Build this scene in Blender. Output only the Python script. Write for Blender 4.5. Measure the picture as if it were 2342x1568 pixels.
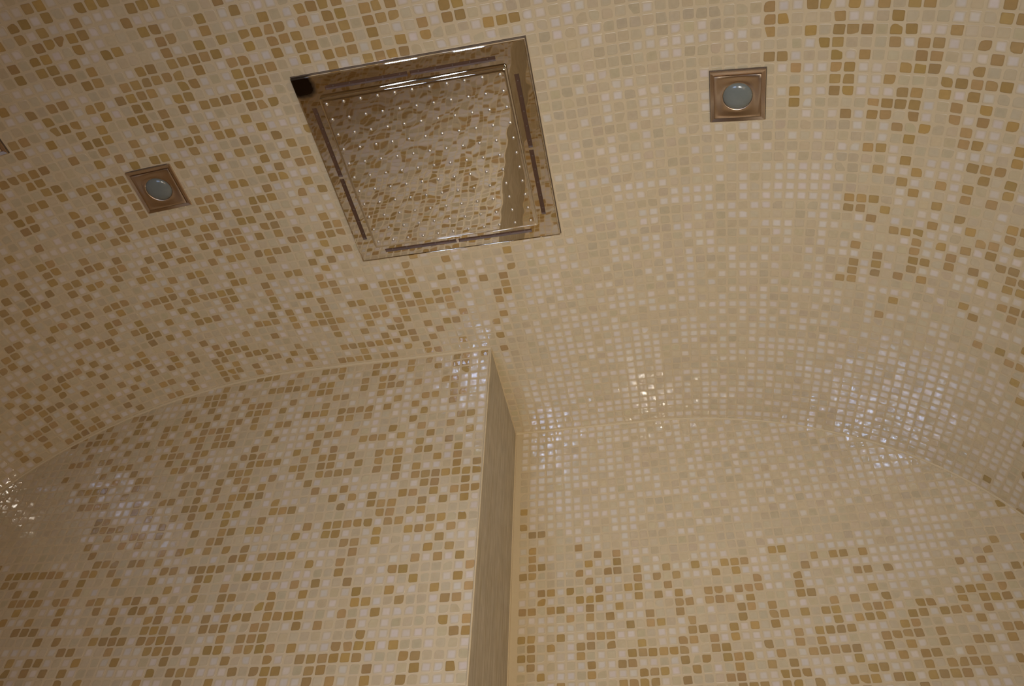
import bpy, bmesh, math
import numpy as np
from mathutils import Vector, Matrix

for o in list(bpy.data.objects): bpy.data.objects.remove(o, do_unlink=True)
sc = bpy.context.scene
COL = sc.collection
U = 0.017                      # one mosaic pitch in metres
CH = 1.45                      # height of the camera above the floor

# ------------------------------------------------------------------ camera
cam_d = bpy.data.cameras.new('camera'); cam = bpy.data.objects.new('camera', cam_d); COL.objects.link(cam)
cam_d.sensor_fit = 'HORIZONTAL'; cam_d.sensor_width = 36.0; cam_d.lens = 36.0*1820.02/2342.0
cam_d.clip_start = 0.01
cam.location = (0, 0, CH); cam.rotation_euler = [math.radians(a) for a in (136.29462, -1.76824, 10.84988)]
sc.camera = cam

# ------------------------------------------------------------------ world, light, exposure
w = bpy.data.worlds.new('world'); sc.world = w; w.use_nodes = True
w.node_tree.nodes['Background'].inputs[0].default_value = (0.55, 0.68, 1.0, 1)
w.node_tree.nodes['Background'].inputs[1].default_value = 0.1
sc.view_settings.view_transform = 'Standard'; sc.view_settings.look = 'None'
sc.view_settings.gamma = 1; sc.view_settings.use_curve_mapping = False
sc.view_settings.exposure = -0.1
sc.cycles.blur_glossy = 0.0; sc.cycles.sample_clamp_indirect = 20.0

def area(name, loc, rot, sx, sy, power, col, spread=180):
    d = bpy.data.lights.new(name, 'AREA'); d.shape = 'RECTANGLE'; d.size = sx; d.size_y = sy
    d.energy = power; d.color = col; d.spread = math.radians(spread)
    o = bpy.data.objects.new(name, d); COL.objects.link(o); o.location = loc
    o.rotation_euler = [math.radians(a) for a in rot]
    return o
# added fill lamps behind the photographer (facing into the shower)
area('fill_spot', (0.10, -0.22, 1.12), (133, 0, 6), 0.10, 0.14, 2.45, (1.0, 0.91, 0.78), 80)  # added lamp, beam narrowed so brightness falls off towards the edges
area('fill_ceiling', (0.30, -0.22, 1.00), (150, 0, 0), 0.12, 0.12, 0.85, (0.95, 0.95, 0.95), 80)  # extra lamp aimed up to even out the ceiling
area('fill_lower_walls', (0.30, -0.22, 0.72), (86, 0, 12), 0.14, 0.14, 0.8, (1.0, 0.92, 0.80), 75)  # added to brighten the lower walls mirrored in the shower head
# added warm fill light by the right-hand wall, balances the brightness
area('fill_side_warm', (0.655, 0.20, 1.20), (100, 0, 65), 0.50, 0.90, 5.5, (1.0, 0.70, 0.42), 140)
# two narrow bright window panes further left (face +y)
area('window_daylight', (-0.43, -0.25, 1.30), (125, 0, -24), 0.09, 0.28, 1.15, (0.45, 0.62, 1.0), 100)
area('window_daylight_far', (-0.66, -0.25, 1.30), (125, 0, -24), 0.09, 0.28, 1.15, (0.45, 0.62, 1.0), 100)

# ------------------------------------------------------------------ geometry constants (mosaic pitches, camera at origin)
D1, D2, EX = 60.10, 75.144, -15.916      # near back wall, recessed back wall, step edge
XL, XR = -76.0, 39.0; ZC, EA, EB = 63.9, 39.0, 28.0; FL0, FL1 = -37.0, 0.0
YB = -16.0; ZF = -CH/U
def vault_z(x):
    d = np.where(x > FL1, x-FL1, np.where(x < FL0, FL0-x, 0.0))
    return ZC - EB*(1-np.sqrt(np.clip(1-(d/EA)**2, 0, 1)))
_t = np.linspace(math.pi/2, 0, 1500)
_xs = np.concatenate([FL0-EA*np.cos(_t[::-1]), np.linspace(FL0, FL1, 400)[1:-1], FL1+EA*np.cos(_t)])
_zs = vault_z(_xs); _zs[0] = _zs[-1] = ZC-EB
_ss = np.concatenate([[0], np.cumsum(np.hypot(np.diff(_xs), np.diff(_zs)))]); _ss -= np.interp(-18.5, _xs, _ss)
S0, S1 = _ss[0], _ss[-1]
_tx = np.gradient(_xs, _ss); _tz = np.gradient(_zs, _ss)
def W(p):                       # pitches -> world metres
    p = np.asarray(p, float)*U; p[..., 2] += CH; return p

# ------------------------------------------------------------------ node helpers
def mat(name):
    m = bpy.data.materials.new(name); m.use_nodes = True; nt = m.node_tree
    return m, nt, nt.nodes['Principled BSDF']
def N(nt, t, **k):
    n = nt.nodes.new(t)
    for a, b in k.items(): setattr(n, a, b)
    return n
def inp(nt, node, key, v):
    if isinstance(v, bpy.types.NodeSocket): nt.links.new(v, node.inputs[key])
    else: node.inputs[key].default_value = v
def math_(nt, op, a, b=None):
    n = N(nt, 'ShaderNodeMath', operation=op); inp(nt, n, 0, a)
    if b is not None: inp(nt, n, 1, b)
    return n.outputs[0]
def mixc(nt, f, a, b, blend='MIX'):
    n = N(nt, 'ShaderNodeMix', data_type='RGBA', blend_type=blend)
    inp(nt, n, 0, f); inp(nt, n, 6, a); inp(nt, n, 7, b); return n.outputs[2]
def noise(nt, scale, detail=2, vec=None, rough=0.5):
    n = N(nt, 'ShaderNodeTexNoise'); n.inputs['Scale'].default_value = scale; n.inputs['Detail'].default_value = detail
    n.inputs['Roughness'].default_value = rough
    if vec is None: vec = N(nt, 'ShaderNodeTexCoord').outputs['Object']
    nt.links.new(vec, n.inputs['Vector']); return n
def ramp(nt, fac, p0, p1, c0=(0, 0, 0, 1), c1=(1, 1, 1, 1)):
    r = N(nt, 'ShaderNodeValToRGB'); inp(nt, r, 0, fac)
    e = r.color_ramp.elements; e[0].position = p0; e[1].position = p1; e[0].color = c0; e[1].color = c1
    return r.outputs[0]
def bump(nt, bs, h, strength, dist):
    b = N(nt, 'ShaderNodeBump'); inp(nt, b, 'Height', h); b.inputs['Strength'].default_value = strength
    b.inputs['Distance'].default_value = dist; nt.links.new(b.outputs[0], bs.inputs['Normal'])

GROUT = (0.585, 0.468, 0.288, 1)
def make_grout():
    m, nt, bs = mat('grout')
    n = noise(nt, 9, 4)
    c = mixc(nt, n.outputs[0], (0.565, 0.450, 0.272, 1), (0.605, 0.487, 0.305, 1))
    nt.links.new(c, bs.inputs['Base Color']); bs.inputs['Roughness'].default_value = 0.75
    bump(nt, bs, noise(nt, 900, 3).outputs[0], 0.25, 0.001)
    return m
def make_glass_tile():
    m, nt, bs = mat('mosaic_glass')
    col = N(nt, 'ShaderNodeAttribute', attribute_name='tile_color').outputs['Color']
    rim = N(nt, 'ShaderNodeAttribute', attribute_name='rim').outputs['Fac']
    soft = N(nt, 'ShaderNodeAttribute', attribute_name='soft').outputs['Fac']
    fs = N(nt, 'ShaderNodeMapRange', interpolation_type='SMOOTHSTEP'); inp(nt, fs, 0, rim)
    inp(nt, fs, 1, 0.0); inp(nt, fs, 2, 1.0)
    fh = N(nt, 'ShaderNodeMapRange'); inp(nt, fh, 0, rim); inp(nt, fh, 1, 0.01); inp(nt, fh, 2, 0.12)
    f = N(nt, 'ShaderNodeMix', data_type='FLOAT'); inp(nt, f, 0, soft); inp(nt, f, 2, fh.outputs[0]); inp(nt, f, 3, fs.outputs[0])
    # glass body is slightly deeper in tone along its thick border
    edge = N(nt, 'ShaderNodeMapRange'); inp(nt, edge, 0, rim); inp(nt, edge, 1, 0.10); inp(nt, edge, 2, 0.4); inp(nt, edge, 3, 0.86); inp(nt, edge, 4, 1.0)
    tc = N(nt, 'ShaderNodeVectorMath', operation='SCALE'); nt.links.new(col, tc.inputs[0])
    e2 = N(nt, 'ShaderNodeMix', data_type='FLOAT'); inp(nt, e2, 0, soft); inp(nt, e2, 2, edge.outputs[0]); inp(nt, e2, 3, 1.0)
    nt.links.new(e2.outputs[0], tc.inputs['Scale'])
    cloud = noise(nt, 160, 2)
    c2 = mixc(nt, 0.10, tc.outputs[0], cloud.outputs['Fac'], 'OVERLAY')
    nt.links.new(mixc(nt, f.outputs[0], GROUT, c2), bs.inputs['Base Color'])
    rg = N(nt, 'ShaderNodeMapRange'); inp(nt, rg, 0, rim); inp(nt, rg, 1, 0.0); inp(nt, rg, 2, 0.2); inp(nt, rg, 3, 0.6); inp(nt, rg, 4, 0.08)
    nt.links.new(rg.outputs[0], bs.inputs['Roughness']); bs.inputs['IOR'].default_value = 2.0
    bump(nt, bs, noise(nt, 110, 1).outputs[0], 1.0, 0.00022)
    return m
M_GROUT = make_grout(); M_TILE = make_glass_tile()

# ------------------------------------------------------------------ mosaic
WHITE, MID, TAN, TAN_SHEEN = 0, 1, 2, 3  # last kind: tan tiles with the reflected sheen painted into their colour
BASE = np.array([(0.66, 0.585, 0.495), (0.55, 0.452, 0.285), (0.425, 0.280, 0.108), (0.535, 0.435, 0.285)])
rng = np.random.default_rng(11)
def tile_colors(kind, r):
    n = len(kind); c = BASE[kind].copy()
    var = np.array([0.05, 0.08, 0.13, 0.08])[kind]
    c *= (1+var[:, None]*r.uniform(-1, 1, (n, 1)))
    hue = r.uniform(-1, 1, n)
    c[:, 0] *= 1+0.035*hue; c[:, 2] *= 1+np.where(kind == TAN, 0.16, 0.05)*r.uniform(-1, 1, n)
    # mid tiles run from almost white to clay
    k = (kind == MID); t = r.uniform(0, 1, n)
    c[k] = c[k]*(1-0.30*t[k, None]**2)+0.30*t[k, None]**2*np.array([0.60, 0.53, 0.42])
    return c
def tile_mesh(uc, vc, kind, r, surf, hi=True, size=1.0):
    """uc,vc centres in pitches; surf(u,v,h)->(n,k,3) world.  Returns verts, loops, starts, totals, rim, color, soft"""
    n = len(uc)
    hs = 0.435*(1+r.uniform(-0.03, 0.03, (n, 2)))*size
    if hi:
        rad = np.clip(r.normal(0.11, 0.03, (n, 4)), 0.07, 0.25)
        chip = r.random((n, 4)) < 0.05
        rad[chip] = r.uniform(0.25, 0.38, chip.sum())
        px = []; py = []
        for ci, (sx, sy) in enumerate(((1, 1), (-1, 1), (-1, -1), (1, -1))):
            a0 = ci*math.pi/2
            for a in (0, 0.5, 1):
                an = a0+a*math.pi/2
                px.append(sx*(hs[:, 0]-rad[:, ci])+rad[:, ci]*math.cos(an)); py.append(sy*(hs[:, 1]-rad[:, ci])+rad[:, ci]*math.sin(an))
        px = np.stack(px, 1); py = np.stack(py, 1)
        px += r.normal(0, 0.0055, px.shape); py += r.normal(0, 0.0055, py.shape)
        rot = r.normal(0, 0.025, (n, 1)); px, py = px-rot*py, py+rot*px
        px += r.normal(0, 0.012, (n, 1)); py += r.normal(0, 0.012, (n, 1))
        rings = ((1.0, -0.010, 0.0), (0.93, 0.008, 0.10), (0.86, 0.0110, 0.20), (0.80, 0.0118, 0.31), (0.46, 0.0122, 0.88))
        tilt = r.normal(0, 0.014, (n, 2, 1))
        P = []; K = 12; RIM = []
        for sc_, h, rm in rings:
            u = px*sc_; v = py*sc_
            hh = h+tilt[:, 0]*u+tilt[:, 1]*v
            P.append(surf(uc[:, None]+u, vc[:, None]+v, hh)); RIM += [rm]*K
        V = np.concatenate(P, 1)                       # n,60,3
        base = (np.arange(n)*60)[:, None, None]
        f = []
        for rg in (0, 1, 2, 3):
            for k in range(K):
                k2 = (k+1) % K; f.append((rg*K+k, rg*K+k2, (rg+1)*K+k2, (rg+1)*K+k))
        quads = np.array(f)[None]+base                 # n,48,4
        top = (np.arange(48, 60))[None]+(np.arange(n)*60)[:, None]
        loops = np.concatenate([quads.reshape(n, -1), top], 1).ravel()
        tot = np.tile(np.array([4]*48+[12]), n); fpt = 49
        rim = np.tile(np.array(RIM), n)
    else:
        K = 8; c = 0.30
        px = np.stack([hs[:, 0], hs[:, 0]*0.75, -hs[:, 0]*0.75, -hs[:, 0], -hs[:, 0], -hs[:, 0]*0.75, hs[:, 0]*0.75, hs[:, 0]], 1)
        py = np.stack([hs[:, 1]*0.75, hs[:, 1], hs[:, 1], hs[:, 1]*0.75, -hs[:, 1]*0.75, -hs[:, 1], -hs[:, 1], -hs[:, 1]*0.75], 1)
        V = surf(uc[:, None]+px, vc[:, None]+py, np.full_like(px, 0.02))
        loops = (np.arange(n*K)); tot = np.full(n, K); fpt = 1; rim = np.full(n*K, 0.8)
    col = np.repeat(tile_colors(kind, r), fpt, 0); soft = np.repeat((kind == WHITE)*1.0+(kind == MID)*0.55+(kind == TAN_SHEEN)*0.3, fpt)
    return V.reshape(-1, 3), loops, tot, rim, col, soft
def build_surface(name, base_v, base_f, parts, flip=False, kindprop='structure'):
    """grout sheet + tile meshes -> one object"""
    Vs = [W(np.array(base_v))]; L = []; T = []; rim = [np.zeros(len(base_v))]; col = []; soft = []; mi = []
    for f in base_f: L += list(f); T.append(len(f)); 
    L = [np.array(L, int)]; T = [np.array(T, int)]; nb = len(base_f)
    col.append(np.ones((nb, 3))*0.5); soft.append(np.zeros(nb)); mi.append(np.zeros(nb, int)); off = len(base_v)
    for v, l, t, rm, c, s in parts:
        Vs.append(W(v)); L.append(l+off); T.append(t); rim.append(rm); col.append(c); soft.append(s); mi.append(np.ones(len(t), int)); off += len(v)
    V = np.concatenate(Vs); L = np.concatenate(L); T = np.concatenate(T); rim = np.concatenate(rim); col = np.concatenate(col); soft = np.concatenate(soft); mi = np.concatenate(mi)
    me = bpy.data.meshes.new(name)
    me.vertices.add(len(V)); me.vertices.foreach_set('co', V.ravel())
    me.loops.add(len(L)); me.loops.foreach_set('vertex_index', L.astype(np.int32))
    me.polygons.add(len(T)); me.polygons.foreach_set('loop_start', np.concatenate([[0], np.cumsum(T)[:-1]]).astype(np.int32))
    me.polygons.foreach_set('loop_total', T.astype(np.int32))
    me.materials.append(M_GROUT); me.materials.append(M_TILE)
    me.polygons.foreach_set('material_index', mi.astype(np.int32))
    me.polygons.foreach_set('use_smooth', np.ones(len(T), bool))
    me.update(calc_edges=True); me.validate()
    if flip: me.flip_normals()
    a = me.attributes.new('rim', 'FLOAT', 'POINT'); a.data.foreach_set('value', rim.astype(np.float32))
    a = me.attributes.new('soft', 'FLOAT', 'FACE'); a.data.foreach_set('value', soft.astype(np.float32))
    a = me.attributes.new('tile_color', 'FLOAT_COLOR', 'FACE')
    a.data.foreach_set('color', np.concatenate([col, np.ones((len(col), 1))], 1).astype(np.float32).ravel())
    o = bpy.data.objects.new(name, me); COL.objects.link(o); o['kind'] = kindprop
    return o
def rand_kinds(ni, nj, r, pt=0.27, pw=0.42):
    k = np.where(r.random((nj, ni)) < pt, TAN, np.where(r.random((nj, ni)) < pw/(1-pt), WHITE, MID))
    cp = r.random((nj, ni)) < 0.22
    k[:, 1:] = np.where(cp[:, 1:], k[:, :-1], k[:, 1:]); return k
#DATA
PATTERN = {
    'left': (-62, -12, '''
................................................................
................................................................
................................................................
................................................................
...................20101121211110200121120000200021201210210001.
...................20202120110000021222000212220122101200120020.
..................120220102110200102102102101201222222011221101.
..................000010221012100222200220222212000222202110110.
.................1111212111222202222110021222111110112000000122.
.................1222000002012112220102220122102021120101111202.
................20021120011021002202202022212222110210200010110.
...............112010020012020220202010210122110010122012110220.
...............122220220122002202010211221112102101021120012102.
..............1120210112101111111201211211010020201210001211020.
..............2200011212111201120000221012222100112101022111102.
.............12222222002212101002202222100111012012100101202021.
.............01111100111222122120011101220222200001210110121210.
............111111111112111100020220212120010010112202010002000.
............111111111120112021101111221100010200220102112220201.
...........1111111111001200221201020122122101020222220220022121.
...........1111111111122221100200211120012001111111012212211110.
..........11111111111122000120121212122011222011120022211202020.
.........111111111111001002120012221221210200101202020122120222.
.........111111111122221012012201202122220101120020000010221120.
........1111111111002001210121121202102021100201100110202222222.
........1111111110222201021011022012022102002122221121202001202.
.......11111111112000121022111011201222110122122012121211120211.
.......11111111211112100200112202201202222012122021122202210201.
.......11111111111101222100121220000022200021202110010002002111.
......111111111222122101020222022010102101000200112220201211020.
......111111111112110021110021121222110120002122021012102012100.
.....1111111111120002002212210221220111200000210110011021110220.
.....1111111112122220210012012022220121022000002212010002000000.
....11111111111212121022012210220022021010022212222020020002010.
...111111111111111210120211122112010222020011211010002002212210.
...111111111111111111222000121020020222102010122110200011012000.
..1111111111111111111111100000222002011101022210021222020022001.
..1111111111111111111111111221222001102222202211121220010111201.
.11111111111111111111111111111002120010021120020012000211202201.
.11111111111111111111111111111111111222102112221112221212012202.
111111111111111111111111111111111111111111111111111111111111111.
111111111111111111111111111111111111111111111111111111111111111.
111111111111111111111111111111111111111111111111111111111111111.
111111111111111111111111111111111111111111111111111111111111111.'''),
    'right': (-2, -10, '''
..........................................................
..........................................................
..........................................................
..........................................................
..........................................................
..........................................................
..........................................................
.....................................11211000001..........
......................12220221200222022022220201..........
...1102000112222012133220002220020122001212222102.........
.211200032100022201210121121200010200020221021001.........
.1020101020022001021212220021022222002120121122021........
.2221010210102222220122110210212001102222121110022........
.0121210221211210022120200000202222000122110102010........
.02201200222001100022002021200010202220122022202002.......
.20100001010121223021111211221212211222012201212220.......
.200001212120002112110112202100112121021010102221211......
.122122002002101132202220211102201001210010110002121......
.001201122200021202012202220012001000000000001000102......
.2102202102012201211111111201020111022120000112020111.....
.0001111120001202120002120000012000000000000100132301.....
.22211012012212002002002220010112122120000000010002312....
.20221111200210101310000311022111000000330000001333311....
.01200110121200031333001331300000301300030000001113331....
.102111121011033133130133300131333133313301000001100000...
.211011100011033331003131111113313111130010001110010200...
.002201001110001101330001011331301101313330100000100101...
.1201000101100001100013300001303133010103013311000010010..
.1100010000001010131110131030010300303011010130001100000..
.0201000000110013333101001011300000000100013113010101010..
.13000000100001000000101110000300101300010000013010000100.
.11000001130010130130000133100101000300000000100100100110.
.130011000013100001130303001030300103010101001000010101110
.310000000130100011010000100001100110330000000010011110000
.131001001000000333030011103000011103301100111000010000010
.100000110100030333011003030111010330300101001000000100001
.101100000110010330101000000100011301001001010101000000010
.101100330100130000300101030001000000101001000000000001110
.300101103310001103001001011001001100000000100101000001001
.300010000000000010101011101010000000010011000001100010000
.100301000000011010001000011010110001001000001100000000010
.101000000101001001000011111100000000101011000011101110001
.100000010101011011000010010010110000110010111000010010110'''),
    'ceiling': (-62, 8, '''
.....................................................................................................................................
.....................................................................................................................................
.....................................................................................................................................
.....................................................................................................................................
.....................................................................................................................................
.....................................................................................................................................
.....................................1...............................................................................................
....................................002201...........................................................................................
...................................02202102221.......................................................................................
..................................2120200200012220...................................................................................
..................................00122222000200010112...............................................................................
.................................12122012001112201121020001..........................................................................
................................0121220200220102210210012102222......................................................................
................................100012212101110201212122220202212220.................................................................
...............................201100012211022122222012122212221222100220............................................................
..............................1002122001102222221210220020221121210120221003303......................................................
..............................1110211022022220122010222210202220212021110222001001133................................................
.............................12210222002012210221000222111102002222110001010010011313013311..........................................
............................11200211212112212120222222011111111111111111111113030013333333311120022020212210102......................
............................000110002221012221010111222111111111111111111111111100331030103310221112003211300122.....................
...........................2222211211211200200202002100111111111111111111111103113330000001001211212221220021111.....................
..........................20122111112020201122202200200011111111111111111111100013331100333030111022111202201202.....................
..........................01112211000102122002001121021021111111111111111111301100133333113333220112021112210020.....................
.........................1212212022222111112000202121021111111111111111111113130330011313011111020022001222002131....................
........................10220010112012111111012010020212111111111111111111111313300300133111111110122002111222220....................
........................11220012012022111110120011202022111111111111111111110333103100003011111020022000221202033....................
.......................010101102200202111111000221122000111111111111111111111130301300031011111120111122220121211....................
......................1200210120120212111112220010200021111111111111111111111011333031011111111310102022120120202....................
......................00110000122022111000122000222102021111111111111111111131031011031030010033331330102121120010...................
.....................212122111001220222222002021201100101111111111111111111110010031013133303033010113101211122002...................
....................1120022102110000000021220122122021001111111111111111111111111000311101010103333300220111100012...................
....................2020020122202100022102202200221010201111111111111111100000113011033311011133033033310210002221...................
...................201202122000220021202020222021212112211111111111111111000100003311301011111000000330200200012121..................
..................1212221120220210202022112012011022022211111111111111111110303130000033110101300000031132012021020..................
..................0020001002012102201110020221222210021111111111111111111000001330001300003301000000333110201021213..................
.................10021102210110110002022110001121110202211111111111111111000031001113000003301000000022230012111101..................
................122001220121222100120012102102110112020011111111111111111101111101100333100010031330022121100121112..................
...............12201021022010210222202010022112122102010111112011001111100011003311003310330011313003102101020021021.................
...............22000100101122110012122222200120100120011100021112011112101010133300333001313110003300110122200312202.................
..............100200000220120021110201102201020000122000101021100010103100001331033001100033013001303101110202020200.................
.............1000010100012201221021021002010120122002112022220121200102110001313001003130011110301303023001200201122.................
.............02211200020012101220101222001200201012110111222110102021213111001110003033030003030130300012312212120322................
............120202122202000111212020010001012020212102211220212221011211000310103333303033101103131033202012003002122................
...........1102021221020201021110011111100222020122100122022222210102210000311331330101010300010110030202123211000000................
...........1022201200112102220121102010021110120222210222021210210112010000103003313030011010033303002203111303311122................
..........101102221121210100200202102021101201001021002002211100211100100300011300313300103133301310311300003301200121...............
.........1010002002010112020202202102222110111011120121022112122111120111031110000103030113003010000001101210131021011...............
.........0002222120221200201110011122102221012110110100202210211110201010000331000001100130310031131001301110011110000...............
........002002101201101121212210211202010220212001222222202121111110113011000001013000330000000010103303020011001101112..............
.......1012012101212001211110102101222120112002011012010021211121012010010000010113113313103010100310313011111003121200..............
.......0100210122222020021012212011220120101021012222122111221111111131000010000001100001011030011000011111011301110122..............
......11111111111111111111111110111111111111111111111111111111111112131000010110100333000100100010013303010311100001011..............
.....1111111111111111111111111111111111111111111111111111111111111103113000001001000030000103013111303311111103000110120.............
.....1111111111111111111111111111111111111111111111111111111111111101311000000100000100033031000000100033100100001000010.............
....11111111111111111111111111111111111111111111111111111111111111111133001303000000111100001300000000331000001000010012.............
...111111111111111111111111111111111111111111111111111111111111111111003100110000000110310100000010113000011130010001001.............
..11111111111111111111111111111111111111111111111111111111111111111311100000111100101333310011000310113130030130000001001............
..11111111111111111111111111111111111111111111111111111111111111111110100101000001103333011110313300011010300030001100011............
.111111111111111111111111111111111111111111111111111111111111111111300000001011100133100001110000000030130013001001001100............
1111111111111111111111111111111111111111111111111111111111111111113300001001110103133031110100001130000010001001100001000............
11111111111111111111111111111111111111111111111111111111111111111133100000003100030100010001031000010000000130000001001000...........
11111111111111111111111111111111111111111111111111111111111111111111010100113310033003010010000101330100300131001000010001...........
11111111111111111111111111111111111111111111111111111111111111111111000011000000010030310000300331011100330311030010110001...........
111111111111111111111111111111111111111111111111111111111111111111113100000100000003001001013110003330300000030110000000012..........
111111111111111111111111111111111111111111111111111111111111111111310100100001111103113003030011330003300001100303101100010..........
111111111111111111111111111111111111111111111111111111111111111111311300001000010111000110010000031001103000001000011011000..........
1111111111111111111111111111111111111111111111111111111111111111111010110110100111000110001101101000001000100001000000020001.........
1111111111111111111111111111111111111111111111111111111111111111111100010000000100111000011000001010000000001000001000000100.........
1111111111111111111111111111111111111111111111111111111111111111111100010010011110010100100100100110001001100100001001000002.........'''),
}
WARP = {
    'left': ((-30, 12, 30, 24), [-47.745, -8.004], [0.1, 28.415], [[-0.262, -1.13, 0.2464, 0.0333, -0.1433, 0.2475, -1.1374, 0.9348, 0.3562, -0.553, -0.218, 1.4395, 0.9332, -1.1258, 0.2398, 0.0219, -1.2059, 0.7117, 0.3813, 0.3387, -0.5311], [0.6883, 0.3215, 0.6033, 0.1873, 0.4712, -0.2119, -0.7428, 1.3258, 0.2362, -0.7366, -0.4416, 0.5461, -0.9058, -0.9342, 0.7033, 0.1523, 0.3267, 0.867, -0.7818, -0.0002, 0.4548]]),
    'right': ((26, 12, 28, 22), [-1.122, -2.358], [49.592, 30.359], [[-0.0029, 0.7196, -0.1696, -0.0743, 0.1258, -0.5103, -0.7786, 0.9446, 0.6945, -0.7123, -0.7805, -1.0074, -0.0786, 0.4015, -0.3498, 0.075, -0.6318, -0.1254, 0.3484, -0.5443, -0.0223], [0.0526, 0.1258, 1.0581, -0.0097, -0.5406, -0.5341, 0.2007, -0.8349, 0.5374, 0.7755, -1.2901, 0.2344, -0.4285, -0.4618, 0.1868, 0.2208, 0.6221, -0.6438, -0.0341, 0.4113, -0.106]]),
    'ceiling': ((0, 44, 60, 34), [-54.656, 16.466], [59.328, 74.794], [[-1.3967, 0.3553, 0.3413, 0.445, -0.3659, -0.5164, 3.1491, -0.033, -1.2057, -0.2226, 0.6583, 1.7266, -0.1632, -0.6271, -0.0808, -6.4496, -0.7377, 1.1736, -0.3785, -0.1761, 2.7941], [0.9307, 1.0579, -0.2098, -1.7752, 0.1714, 1.4965, -0.8936, 1.1646, 0.6121, -0.0805, -0.7413, 0.5781, -3.6994, 0.2618, 1.835, 0.161, -0.8979, -0.7055, -0.7731, 1.5236, -0.7533]]),
}
#ENDDATA
def warp(key, i, j):
    """true position of tile i,j: hand-laid sheets drift slightly from a perfect grid"""
    (u0, v0, su, sv), lo, hi, C = WARP[key]
    u = i.astype(float); v = j.astype(float)
    for _ in range(25):
        a = (np.clip(u, lo[0], hi[0])-u0)/su; b = (np.clip(v, lo[1], hi[1])-v0)/sv
        B = np.stack([a**p*b**q for p in range(6) for q in range(6-p)], -1)
        u = i+B@np.array(C[0]); v = j+B@np.array(C[1])
    return u, v
def lattice(i0, i1, j0, j1, key, r):
    jj, ii = np.mgrid[j0:j1, i0:i1]; k = rand_kinds(i1-i0, j1-j0, r)
    if key in PATTERN:
        a0, b0, txt = PATTERN[key]
        for b, row in enumerate(txt.strip().split('\n')):
            for a, c in enumerate(row):
                x, y = a0+a-i0, b0+b-j0
                if c != '.' and 0 <= x < k.shape[1] and 0 <= y < k.shape[0]: k[y, x] = int(c)
        u, v = warp(key, ii, jj)
    else: u, v = ii.astype(float), jj.astype(float)
    su = np.clip(np.gradient(u, axis=1), 0.78, 1.12); sv = np.clip(np.gradient(v, axis=0), 0.78, 1.12)
    return u.ravel(), v.ravel(), k.ravel(), np.stack([su.ravel(), sv.ravel()], 1)

# -- ceiling: a flat-topped vault running front to back
def surf_vault(u, v, h):
    x = np.interp(u, _ss, _xs); z = np.interp(u, _ss, _zs); tx = np.interp(u, _ss, _tx); tz = np.interp(u, _ss, _tz)
    return np.stack([x+tz*h, v, z-tx*h], -1)
cu, cv, kk, cs = lattice(-72, 72, int(YB), 77, 'ceiling', rng)
cx = np.interp(cu, _ss, _xs); cz = np.interp(cu, _ss, _zs)
ok = (cu > S0+0.5) & (cu < S1-0.5) & ~((cx < EX-0.6) & (cv > D1+0.6)) & (cv < D2+0.6)
hi = ok & (cv > 9)
lo = ok & ~hi
parts = [tile_mesh(cu[hi], cv[hi], kk[hi], rng, surf_vault, True, cs[hi]), tile_mesh(cu[lo], cv[lo], kk[lo], rng, surf_vault, False, cs[lo])]
sel = np.unique(np.concatenate([np.arange(0, len(_xs), 25), [len(_xs)-1]]))
bv = [(_xs[k], y, _zs[k]) for y in (YB, D2+1) for k in sel]; m_ = len(sel)
bf = [(k, k+1, m_+k+1, m_+k) for k in range(m_-1)]
build_surface('ceiling', bv, bf, parts)

# -- flat walls
def wall(name, origin, du, dv, nrm, i0, i1, j0, j1, pu, pv, umin, umax, vmin, vmax, vis, key):
    origin, du, dv, nrm = [np.array(a, float) for a in (origin, du, dv, nrm)]
    def surf(u, v, h): return origin+u[..., None]*du+v[..., None]*dv+np.asarray(h)[..., None]*nrm
    u, v, kk, cs_ = lattice(i0, i1, j0, j1, key, rng)
    u = u+pu; v = v+pv
    ok = (u > umin+0.4) & (u < umax-0.4) & (v < vmax) & (v > vmin)
    hi = ok & vis(u, v); lo = ok & ~hi
    parts = [tile_mesh(u[hi], v[hi], kk[hi], rng, surf, True, cs_[hi])] if hi.any() else []
    if lo.any(): parts.append(tile_mesh(u[lo], v[lo], kk[lo], rng, surf, False, cs_[lo]))
    cs = [origin+a*du+b*dv for a, b in ((umin, vmin), (umax, vmin), (umax, vmax), (umin, vmax))]
    return build_surface(name, [tuple(c) for c in cs], [(0, 1, 2, 3)], parts)
wall('wall_back', (0, D1, 0), (1, 0, 0), (0, 0, 1), (0, -1, 0), -62, 2, -122, 34, -16.417, 34.868, XL, EX, ZF, 65.5, lambda u, v: v > 22, 'left')
wall('wall_alcove', (0, D2, 0), (1, 0, 0), (0, 0, 1), (0, -1, 0), -2, 56, -122, 34, -14.663, 33.079, EX, XR, ZF, 65.5, lambda u, v: v > 22, 'right')
wall('wall_left', (XL, 0, 0), (0, 1, 0), (0, 0, 1), (1, 0, 0), int(YB)-1, 61, -86, 40, 0, 0, YB, D1, ZF, ZC-EB, lambda u, v: u > 1e9, 'side')
wall('wall_right', (XR, 0, 0), (0, 1, 0), (0, 0, 1), (-1, 0, 0), int(YB)-1, 77, -86, 40, 0, 0, YB, D2, ZF, ZC-EB, lambda u, v: u > 1e9, 'side')

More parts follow.
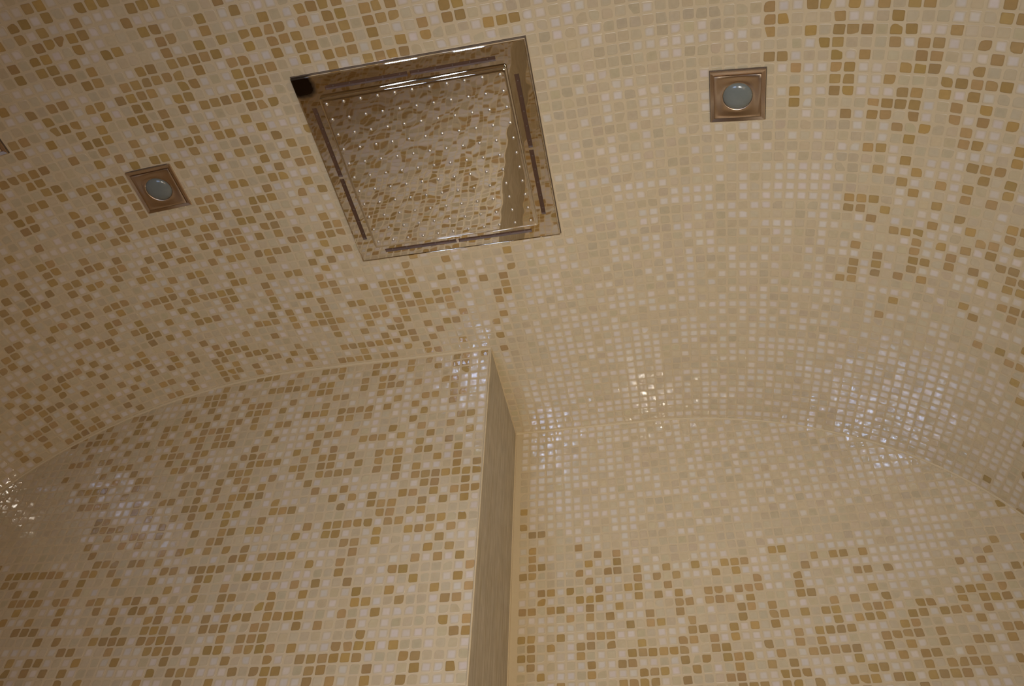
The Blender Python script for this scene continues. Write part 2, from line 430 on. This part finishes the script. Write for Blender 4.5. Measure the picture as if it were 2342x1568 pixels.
# -- plain meshes
def mesh_obj(name, verts, faces, m, parent=None, smooth=False, world=True):
    me = bpy.data.meshes.new(name); V = W(np.array(verts)) if world else np.array(verts)
    me.from_pydata([tuple(v) for v in V], [], faces); me.update()
    if smooth: me.polygons.foreach_set('use_smooth', [True]*len(me.polygons))
    me.materials.append(m); o = bpy.data.objects.new(name, me); COL.objects.link(o)
    if parent: o.parent = parent
    return o
def make_reveal():
    m, nt, bs = mat('streaky_reveal_stone')
    tc = N(nt, 'ShaderNodeTexCoord').outputs['Object']
    mp = N(nt, 'ShaderNodeMapping'); mp.inputs['Scale'].default_value = (1, 1, 0.07); nt.links.new(tc, mp.inputs[0])
    n = noise(nt, 190, 5, mp.outputs[0], 0.65)
    n2 = noise(nt, 30, 3)
    c = mixc(nt, ramp(nt, n.outputs[0], 0.35, 0.68), (0.37, 0.31, 0.19, 1), (0.54, 0.49, 0.40, 1))
    c = mixc(nt, 0.25, c, n2.outputs[0], 'OVERLAY')
    nt.links.new(c, bs.inputs['Base Color']); bs.inputs['Roughness'].default_value = 0.5
    return m
M_REV = make_reveal()
o = mesh_obj('wall_return', [(EX, D1, ZF), (EX, D2, ZF), (EX, D2, 65.5), (EX, D1, 65.5)], [(0, 1, 2, 3)], M_REV); o['kind'] = 'structure'
def make_plain(name, c, rough=0.7):
    m, nt, bs = mat(name); n = noise(nt, 6, 3)
    nt.links.new(mixc(nt, n.outputs[0], [v*0.93 for v in c]+[1], [min(1, v*1.05) for v in c]+[1]), bs.inputs['Base Color'])
    bs.inputs['Roughness'].default_value = rough; return m
M_FLOOR = make_plain('floor_stone', (0.42, 0.34, 0.24), 0.4); M_PL = make_plain('plaster', (0.62, 0.54, 0.42))
o = mesh_obj('floor', [(XL, YB, ZF), (XR, YB, ZF), (XR, D2, ZF), (XL, D2, ZF)], [(0, 1, 2, 3)], M_FLOOR); o['kind'] = 'structure'
# rear wall with the doorway and the small window the daylight comes through
def holed_wall(name, y, x0, x1, z0, z1, holes, m):
    gx_ = sorted({x0, x1}|{h[0] for h in holes}|{h[2] for h in holes}); gz_ = sorted({z0, z1}|{h[1] for h in holes}|{h[3] for h in holes})
    V = [(x, y, z) for z in gz_ for x in gx_]; n = len(gx_); F = []
    for j in range(len(gz_)-1):
        for i in range(n-1):
            cx_, cz_ = (gx_[i]+gx_[i+1])/2, (gz_[j]+gz_[j+1])/2
            if not any(h[0] < cx_ < h[2] and h[1] < cz_ < h[3] for h in holes): F.append((j*n+i, j*n+i+1, (j+1)*n+i+1, (j+1)*n+i))
    o = mesh_obj(name, V, F, m); o['kind'] = 'structure'; return o
holed_wall('wall_rear', YB, XL, XR, ZF, 66, [(2.0, ZF, 36.5, 30.0), (-43.0, -21.0, -21.0, 3.0)], M_PL)

# -- grout beads along the ceiling joint and the inner corner
def bead(name, pts, rad):
    me = bpy.data.meshes.new(name); bm = bmesh.new(); P = [Vector(p) for p in W(np.array(pts))]; rings = []
    for i, p in enumerate(P):
        t = (P[min(i+1, len(P)-1)]-P[max(i-1, 0)]).normalized(); a = t.cross(Vector((0, 1, 0))); a = a.normalized() if a.length > 0.1 else Vector((1, 0, 0)); b = t.cross(a)
        rings.append([bm.verts.new(p+(a*math.cos(q)+b*math.sin(q))*rad*U) for q in np.linspace(0, 2*math.pi, 9)[:-1]])
    for r0, r1 in zip(rings, rings[1:]):
        for k in range(8): bm.faces.new((r0[k], r0[(k+1) % 8], r1[(k+1) % 8], r1[k])).smooth = True
    bm.to_mesh(me); bm.free(); me.materials.append(M_GROUT); o = bpy.data.objects.new(name, me); COL.objects.link(o); o['kind'] = 'structure'; return o
q = (_xs <= EX); s_ = np.where(q)[0][::12]
bead('trim_1', [(_xs[k], D1, _zs[k]) for k in s_]+[(EX, D1, ZC)], 0.17)
s_ = np.where(~q)[0][::12]
bead('trim_2', [(EX, D2, ZC)]+[(_xs[k], D2, _zs[k]) for k in s_], 0.17)
bead('trim_3', [(EX, y, ZC) for y in np.linspace(D1, D2, 6)], 0.10)
bead('trim_4', [(EX, D2, z) for z in np.linspace(ZF, ZC, 6)], 0.14)
bead('trim_5', [(EX, D1, z) for z in np.linspace(ZF, ZC, 6)], 0.10)

# ------------------------------------------------------------------ fixtures
def empty(name, loc, rot=None):
    o = bpy.data.objects.new(name, None); COL.objects.link(o); o.empty_display_size = 0.05
    o.location = loc
    if rot is not None: o.rotation_mode = 'QUATERNION'; o.rotation_quaternion = rot
    return o
def part(name, bm, m, parent):
    me = bpy.data.meshes.new(name); bmesh.ops.recalc_face_normals(bm, faces=bm.faces[:]); bm.to_mesh(me); bm.free(); me.materials.append(m)
    o = bpy.data.objects.new(name, me); COL.objects.link(o); o.parent = parent; return o
def rrect(x0, y0, x1, y1, r, seg=5):
    pts = []
    for cx_, cy_, a0 in ((x1-r, y1-r, 0), (x0+r, y1-r, 90), (x0+r, y0+r, 180), (x1-r, y0+r, 270)):
        for k in range(seg+1):
            a = math.radians(a0+90*k/seg); pts.append((cx_+r*math.cos(a), cy_+r*math.sin(a)))
    return pts
def loft(bm, rings, cap0=False, cap1=False, smooth=True, cyclic=True):
    R_ = [[bm.verts.new(p) for p in ring] for ring in rings]
    n = len(R_[0])
    for a, b in zip(R_, R_[1:]):
        for k in range(n):
            f = bm.faces.new((a[k], a[(k+1) % n], b[(k+1) % n], b[k])); f.smooth = smooth
    if cap0: bm.faces.new(R_[0])
    if cap1: bm.faces.new(R_[-1])
    return R_
def box(bm, x0, y0, z0, x1, y1, z1):
    v = [bm.verts.new(p) for p in ((x0, y0, z0), (x1, y0, z0), (x1, y1, z0), (x0, y1, z0), (x0, y0, z1), (x1, y0, z1), (x1, y1, z1), (x0, y1, z1))]
    for f in ((0, 3, 2, 1), (4, 5, 6, 7), (0, 1, 5, 4), (1, 2, 6, 5), (2, 3, 7, 6), (3, 0, 4, 7)): bm.faces.new([v[k] for k in f])
def make_chrome(name='polished_steel', dark_reflection=False):
    m, nt, bs = mat(name); bs.inputs['Metallic'].default_value = 1
    base = (0.82, 0.77, 0.68, 1); bs.inputs['Base Color'].default_value = base; bs.inputs['Roughness'].default_value = 0.02
    bump(nt, bs, noise(nt, 26, 1).outputs[0], 0.05, 0.004)
    if dark_reflection:                    # dark reflection painted into one corner of the plate
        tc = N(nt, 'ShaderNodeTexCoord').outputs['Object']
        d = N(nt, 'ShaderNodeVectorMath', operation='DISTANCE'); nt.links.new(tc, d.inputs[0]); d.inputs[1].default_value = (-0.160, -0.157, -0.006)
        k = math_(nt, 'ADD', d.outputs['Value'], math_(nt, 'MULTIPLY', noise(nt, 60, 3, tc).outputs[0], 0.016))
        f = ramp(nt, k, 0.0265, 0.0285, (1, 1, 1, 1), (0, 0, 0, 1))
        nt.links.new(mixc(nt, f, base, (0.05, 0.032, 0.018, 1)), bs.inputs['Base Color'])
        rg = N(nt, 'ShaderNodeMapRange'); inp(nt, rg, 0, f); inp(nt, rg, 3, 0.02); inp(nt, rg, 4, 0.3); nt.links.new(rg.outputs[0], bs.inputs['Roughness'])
    return m
def make_brushed():
    m, nt, bs = mat('brushed_bronze'); bs.inputs['Metallic'].default_value = 1; bs.inputs['Base Color'].default_value = (0.62, 0.49, 0.36, 1)
    bs.inputs['Roughness'].default_value = 0.30; bs.inputs['Anisotropic'].default_value = 0.7
    tc = N(nt, 'ShaderNodeTexCoord').outputs['Object']; mp = N(nt, 'ShaderNodeMapping'); mp.inputs['Scale'].default_value = (1, 60, 1); nt.links.new(tc, mp.inputs[0])
    bump(nt, bs, noise(nt, 120, 2, mp.outputs[0]).outputs[0], 0.08, 0.0005); return m
M_CH = make_chrome(); M_FR = make_chrome('polished_steel_dark_reflection', True); M_BR = make_brushed()
def simple(name, c, rough, metal=0.0, trans=0.0):
    m, nt, bs = mat(name); bs.inputs['Roughness'].default_value = rough; bs.inputs['Metallic'].default_value = metal
    n = noise(nt, 80, 2); nt.links.new(mixc(nt, n.outputs[0], [v*0.9 for v in c]+[1], [v*1.1 for v in c]+[1]), bs.inputs['Base Color'])
    bs.inputs['Transmission Weight'].default_value = trans; return m
M_SLOT = simple('dark_slot_plastic', (0.078, 0.038, 0.020), 0.5); M_DOT = simple('slot_bead', (0.13, 0.085, 0.06), 0.4)
M_LENS = simple('frosted_lens', (0.17, 0.185, 0.165), 0.18); M_NOZ = simple('nozzle_steel', (0.66, 0.60, 0.50), 0.38, 0.85)
M_GAP = simple('dark_joint', (0.10, 0.07, 0.045), 0.8)

# --- rain shower head, local frame: x,y across, z down from the ceiling is negative
HX, HY, HA, HB = -16.04, 35.86, 10.10*U, 9.84*U
head = empty('rain_shower_head', tuple(W(np.array([HX, HY, ZC]))))
head['label'] = 'large square polished steel rain shower head with nozzle grid set in the ceiling'; head['category'] = 'shower head'
zf = -0.006
def fr(u, v): return u*HA, v*HB
# frame plate with eight slots: built as a grid with holes
xs_ = [-1, -0.912, -0.872, -0.735, -0.012, 0.012, 0.735, 0.860, 0.900, 1]
def in_slot(cx_, cy_):
    s = [(-0.735, -0.898, -0.012, -0.855), (0.012, -0.898, 0.735, -0.855), (-0.735, 0.880, -0.012, 0.922), (0.012, 0.880, 0.735, 0.922),
         (-0.912, -0.712, -0.872, -0.002), (-0.912, 0.022, -0.872, 0.735), (0.860, -0.712, 0.900, -0.002), (0.860, 0.022, 0.900, 0.735)]
    return any(a < cx_ < c and b < cy_ < d for a, b, c, d in s)
SLOTS = [(-0.735, -0.898, -0.012, -0.855), (0.012, -0.898, 0.735, -0.855), (-0.735, 0.880, -0.012, 0.922), (0.012, 0.880, 0.735, 0.922),
         (-0.912, -0.712, -0.872, -0.002), (-0.912, 0.022, -0.872, 0.735), (0.860, -0.712, 0.900, -0.002), (0.860, 0.022, 0.900, 0.735)]
gx = sorted(set([-1+0.012, 1-0.012]+[s[0] for s in SLOTS]+[s[2] for s in SLOTS])); gy = sorted(set([-1+0.012, 1-0.012]+[s[1] for s in SLOTS]+[s[3] for s in SLOTS]))
bm = bmesh.new(); vv = {}
def gv(i, j, z):
    if (i, j, z) not in vv: a, b = fr(gx[i], gy[j]); vv[i, j, z] = bm.verts.new((a, b, z))
    return vv[i, j, z]
cells = set()
for i in range(len(gx)-1):
    for j in range(len(gy)-1):
        if not in_slot((gx[i]+gx[i+1])/2, (gy[j]+gy[j+1])/2): cells.add((i, j))
for i, j in cells:
    bm.faces.new((gv(i, j, zf), gv(i, j+1, zf), gv(i+1, j+1, zf), gv(i+1, j, zf)))
    for di, dj, e in ((-1, 0, ((0, 0), (0, 1))), (1, 0, ((1, 1), (1, 0))), (0, -1, ((1, 0), (0, 0))), (0, 1, ((0, 1), (1, 1)))):
        if (i+di, j+dj) not in cells and 0 <= i+di < len(gx)-1 and 0 <= j+dj < len(gy)-1:
            a, b = [(i+p, j+q_) for p, q_ in e]
            bm.faces.new((gv(*a, zf), gv(*b, zf), gv(*b, zf+0.004), gv(*a, zf+0.004)))
# rounded outer lip
e0 = 0.012
def rect(k, z): return [(a*HA*k, b*HB*k, z) for a, b in ((-1, -1), (1, -1), (1, 1), (-1, 1))]
loft(bm, [rect(1-e0, zf), rect(1-e0*0.6, zf-0.0012), rect(1-e0*0.15, zf-0.0008), rect(1, zf+0.001), rect(1, 0.0005)], smooth=False)
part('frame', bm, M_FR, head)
for s in SLOTS:
    bm = bmesh.new(); (x0, y0), (x1, y1) = fr(s[0]-0.004, s[1]-0.004), fr(s[2]+0.004, s[3]+0.004)
    box(bm, x0, y0, zf+0.0028, x1, y1, zf+0.0045)
    o = part('light_slot', bm, M_SLOT, head)
    n = 5
    for k in range(n):
        t = (k+0.5)/n
        a, b = (x0+(x1-x0)*t, (y0+y1)/2) if (x1-x0) > (y1-y0) else ((x0+x1)/2, y0+(y1-y0)*t)
        bm = bmesh.new(); bmesh.ops.create_uvsphere(bm, u_segments=8, v_segments=5, radius=0.0014, matrix=Matrix.Translation((a, b, zf+0.0026)))
        part('bead', bm, M_DOT, o)
# inner plate
ax, ay = 0.814*HA, 0.819*HB; oy = 0.010*HB
bm = bmesh.new()
prof_ = [(1.0, zf+0.001, 0.004), (1.0, zf-0.0040, 0.004), (0.996, zf-0.0062, 0.004), (0.987, zf-0.0078, 0.0038), (0.974, zf-0.0086, 0.0035), (0.960, zf-0.0088, 0.003)]
rings = []
for k, z, r in prof_:
    rings.append([(p[0], p[1]+oy, z) for p in rrect(-ax*k, -ay*k, ax*k, ay*k, r)])
R_ = loft(bm, rings, cap1=True)
o = part('spray_plate', bm, M_CH, head); ZP = zf-0.0088
nz = 0; rest = bmesh.new(); noz_me = None
def nozzle_bm(bm, x, y):
    rr = [(0.0026, 0.0002), (0.0026, -0.0004), (0.0021, -0.0009), (0.0014, -0.0009), (0.0011, -0.0016), (0.0007, -0.0017)]
    loft(bm, [[(x+r*math.cos(a), y+r*math.sin(a), ZP+z) for a in np.linspace(0, 2*math.pi, 11)[:-1]] for r, z in rr], cap1=True)
pos = []
for j in range(11):
    for i in range(11):
        u = -0.753+0.1506*i; v = -0.752+0.1500*j
        pos.append((u*HA, v*HB, j))
for n_, (x, y, j) in enumerate(sorted(pos, key=lambda p: -p[1])):
    if n_ < 100:
        if noz_me is None:
            bm = bmesh.new(); nozzle_bm(bm, 0, 0); ob = part('nozzle', bm, M_NOZ, head); noz_me = ob
        else:
            ob = noz_me.copy(); COL.objects.link(ob); ob.parent = head
        ob.location = (x, y, 0)
    else: nozzle_bm(rest, x, y)
o = part('nozzles', rest, M_NOZ, head); o['kind'] = 'stuff'
# dark sealing joint around the frame
bm = bmesh.new()
loft(bm, [rect(0.99, -0.0012), rect(1.007, -0.0012), rect(1.010, 0.0005)], smooth=False)
part('sealing_joint', bm, M_GAP, head)

# --- square downlights
def downlight(cx_, cy_, sx, sy, label, yaw=0.0, first=None, drop=0.0):
    z = float(vault_z(np.array(cx_))); s = float(np.interp(cx_, _xs, _ss)); tx = float(np.interp(s, _ss, _tx)); tz = float(np.interp(s, _ss, _tz))
    X = Vector((tx, 0, tz)); Y = Vector((0, 1, 0)); Z = X.cross(Y)
    rot = Matrix((X, Y, Z)).transposed().to_quaternion() @ Matrix.Rotation(yaw, 3, 'Z').to_quaternion()
    o = empty('downlight', tuple(W(np.array([cx_-Z[0]*drop, cy_, z-Z[2]*drop]))), rot)
    o['label'] = label; o['category'] = 'light'; o['group'] = 'square ceiling downlights'
    hx, hy = sx*U/2, sy*U/2
    def sq(k, z, d=0.0): return [(a*(hx*k-d), b*(hy*k-d), z) for a, b in ((-1, -1), (1, -1), (1, 1), (-1, 1))]
    if first:
        for ch in list(first.children):
            c = ch.copy(); COL.objects.link(c); c.parent = o
        return o
    R0 = 0.0205; n = 48
    # bezel: sloping rim, groove
    bm = bmesh.new()
    loft(bm, [sq(1, 0.001), sq(1, -0.0032), sq(0.985, -0.0042), sq(0.868, -0.0030), sq(0.862, -0.0016), sq(0.845, -0.0016)], smooth=False)
    part('bezel', bm, M_BR, o)
    # inner panel, square outside and round inside
    bm = bmesh.new()
    def sqring(k, z):
        out = []
        for a in np.linspace(0, 2*math.pi, n+1)[:-1]:
            c_, s_ = math.cos(a), math.sin(a); m_ = max(abs(c_), abs(s_)); out.append((c_/m_*hx*k, s_/m_*hy*k, z))
        return out
    def circ(r, z): return [(r*math.cos(a), r*math.sin(a), z) for a in np.linspace(0, 2*math.pi, n+1)[:-1]]
    sq0 = [sqring(0.85, -0.0014), sqring(0.845, -0.0040), sqring(0.835, -0.0044)]
    loft(bm, sq0, smooth=False)
    mid = [[(p[0]*(1-t)+q_[0]*t, p[1]*(1-t)+q_[1]*t, -0.0044+0.0016*t) for p, q_ in zip(sq0[2], circ(R0*1.06, 0))] for t in (0, 0.33, 0.66, 1)]
    loft(bm, mid)
    loft(bm, [mid[-1], circ(R0, -0.0034), circ(R0*0.97, -0.0012)])
    bmesh.ops.remove_doubles(bm, verts=bm.verts[:], dist=1e-6)
    part('panel', bm, M_BR, o)
    bm = bmesh.new()
    loft(bm, [circ(R0*0.985*k, z) for k, z in ((1, -0.0008), (0.96, -0.0026), (0.88, -0.0042), (0.7, -0.0062), (0.4, -0.0079), (0.1, -0.0085))], cap1=True)
    part('lens', bm, M_LENS, o)
    bm = bmesh.new()
    loft(bm, [sq(0.97, -0.0008), sq(1.025, -0.0008), sq(1.03, 0.001)], smooth=False)
    part('sealing_joint', bm, M_GAP, o)
    return o
d0 = downlight(10.77, 33.50, 4.40, 4.50, 'bronze square downlight with round frosted lens, right of the rain shower head', drop=0.15)
downlight(-42.62, 34.15, 4.25, 4.27, 'dark bronze square downlight left of the rain shower head', first=d0)
downlight(-54.85, 24.95, 4.25, 4.27, 'downlight cut off by the left edge of the photo, only one bright corner showing', first=d0, drop=0.1)
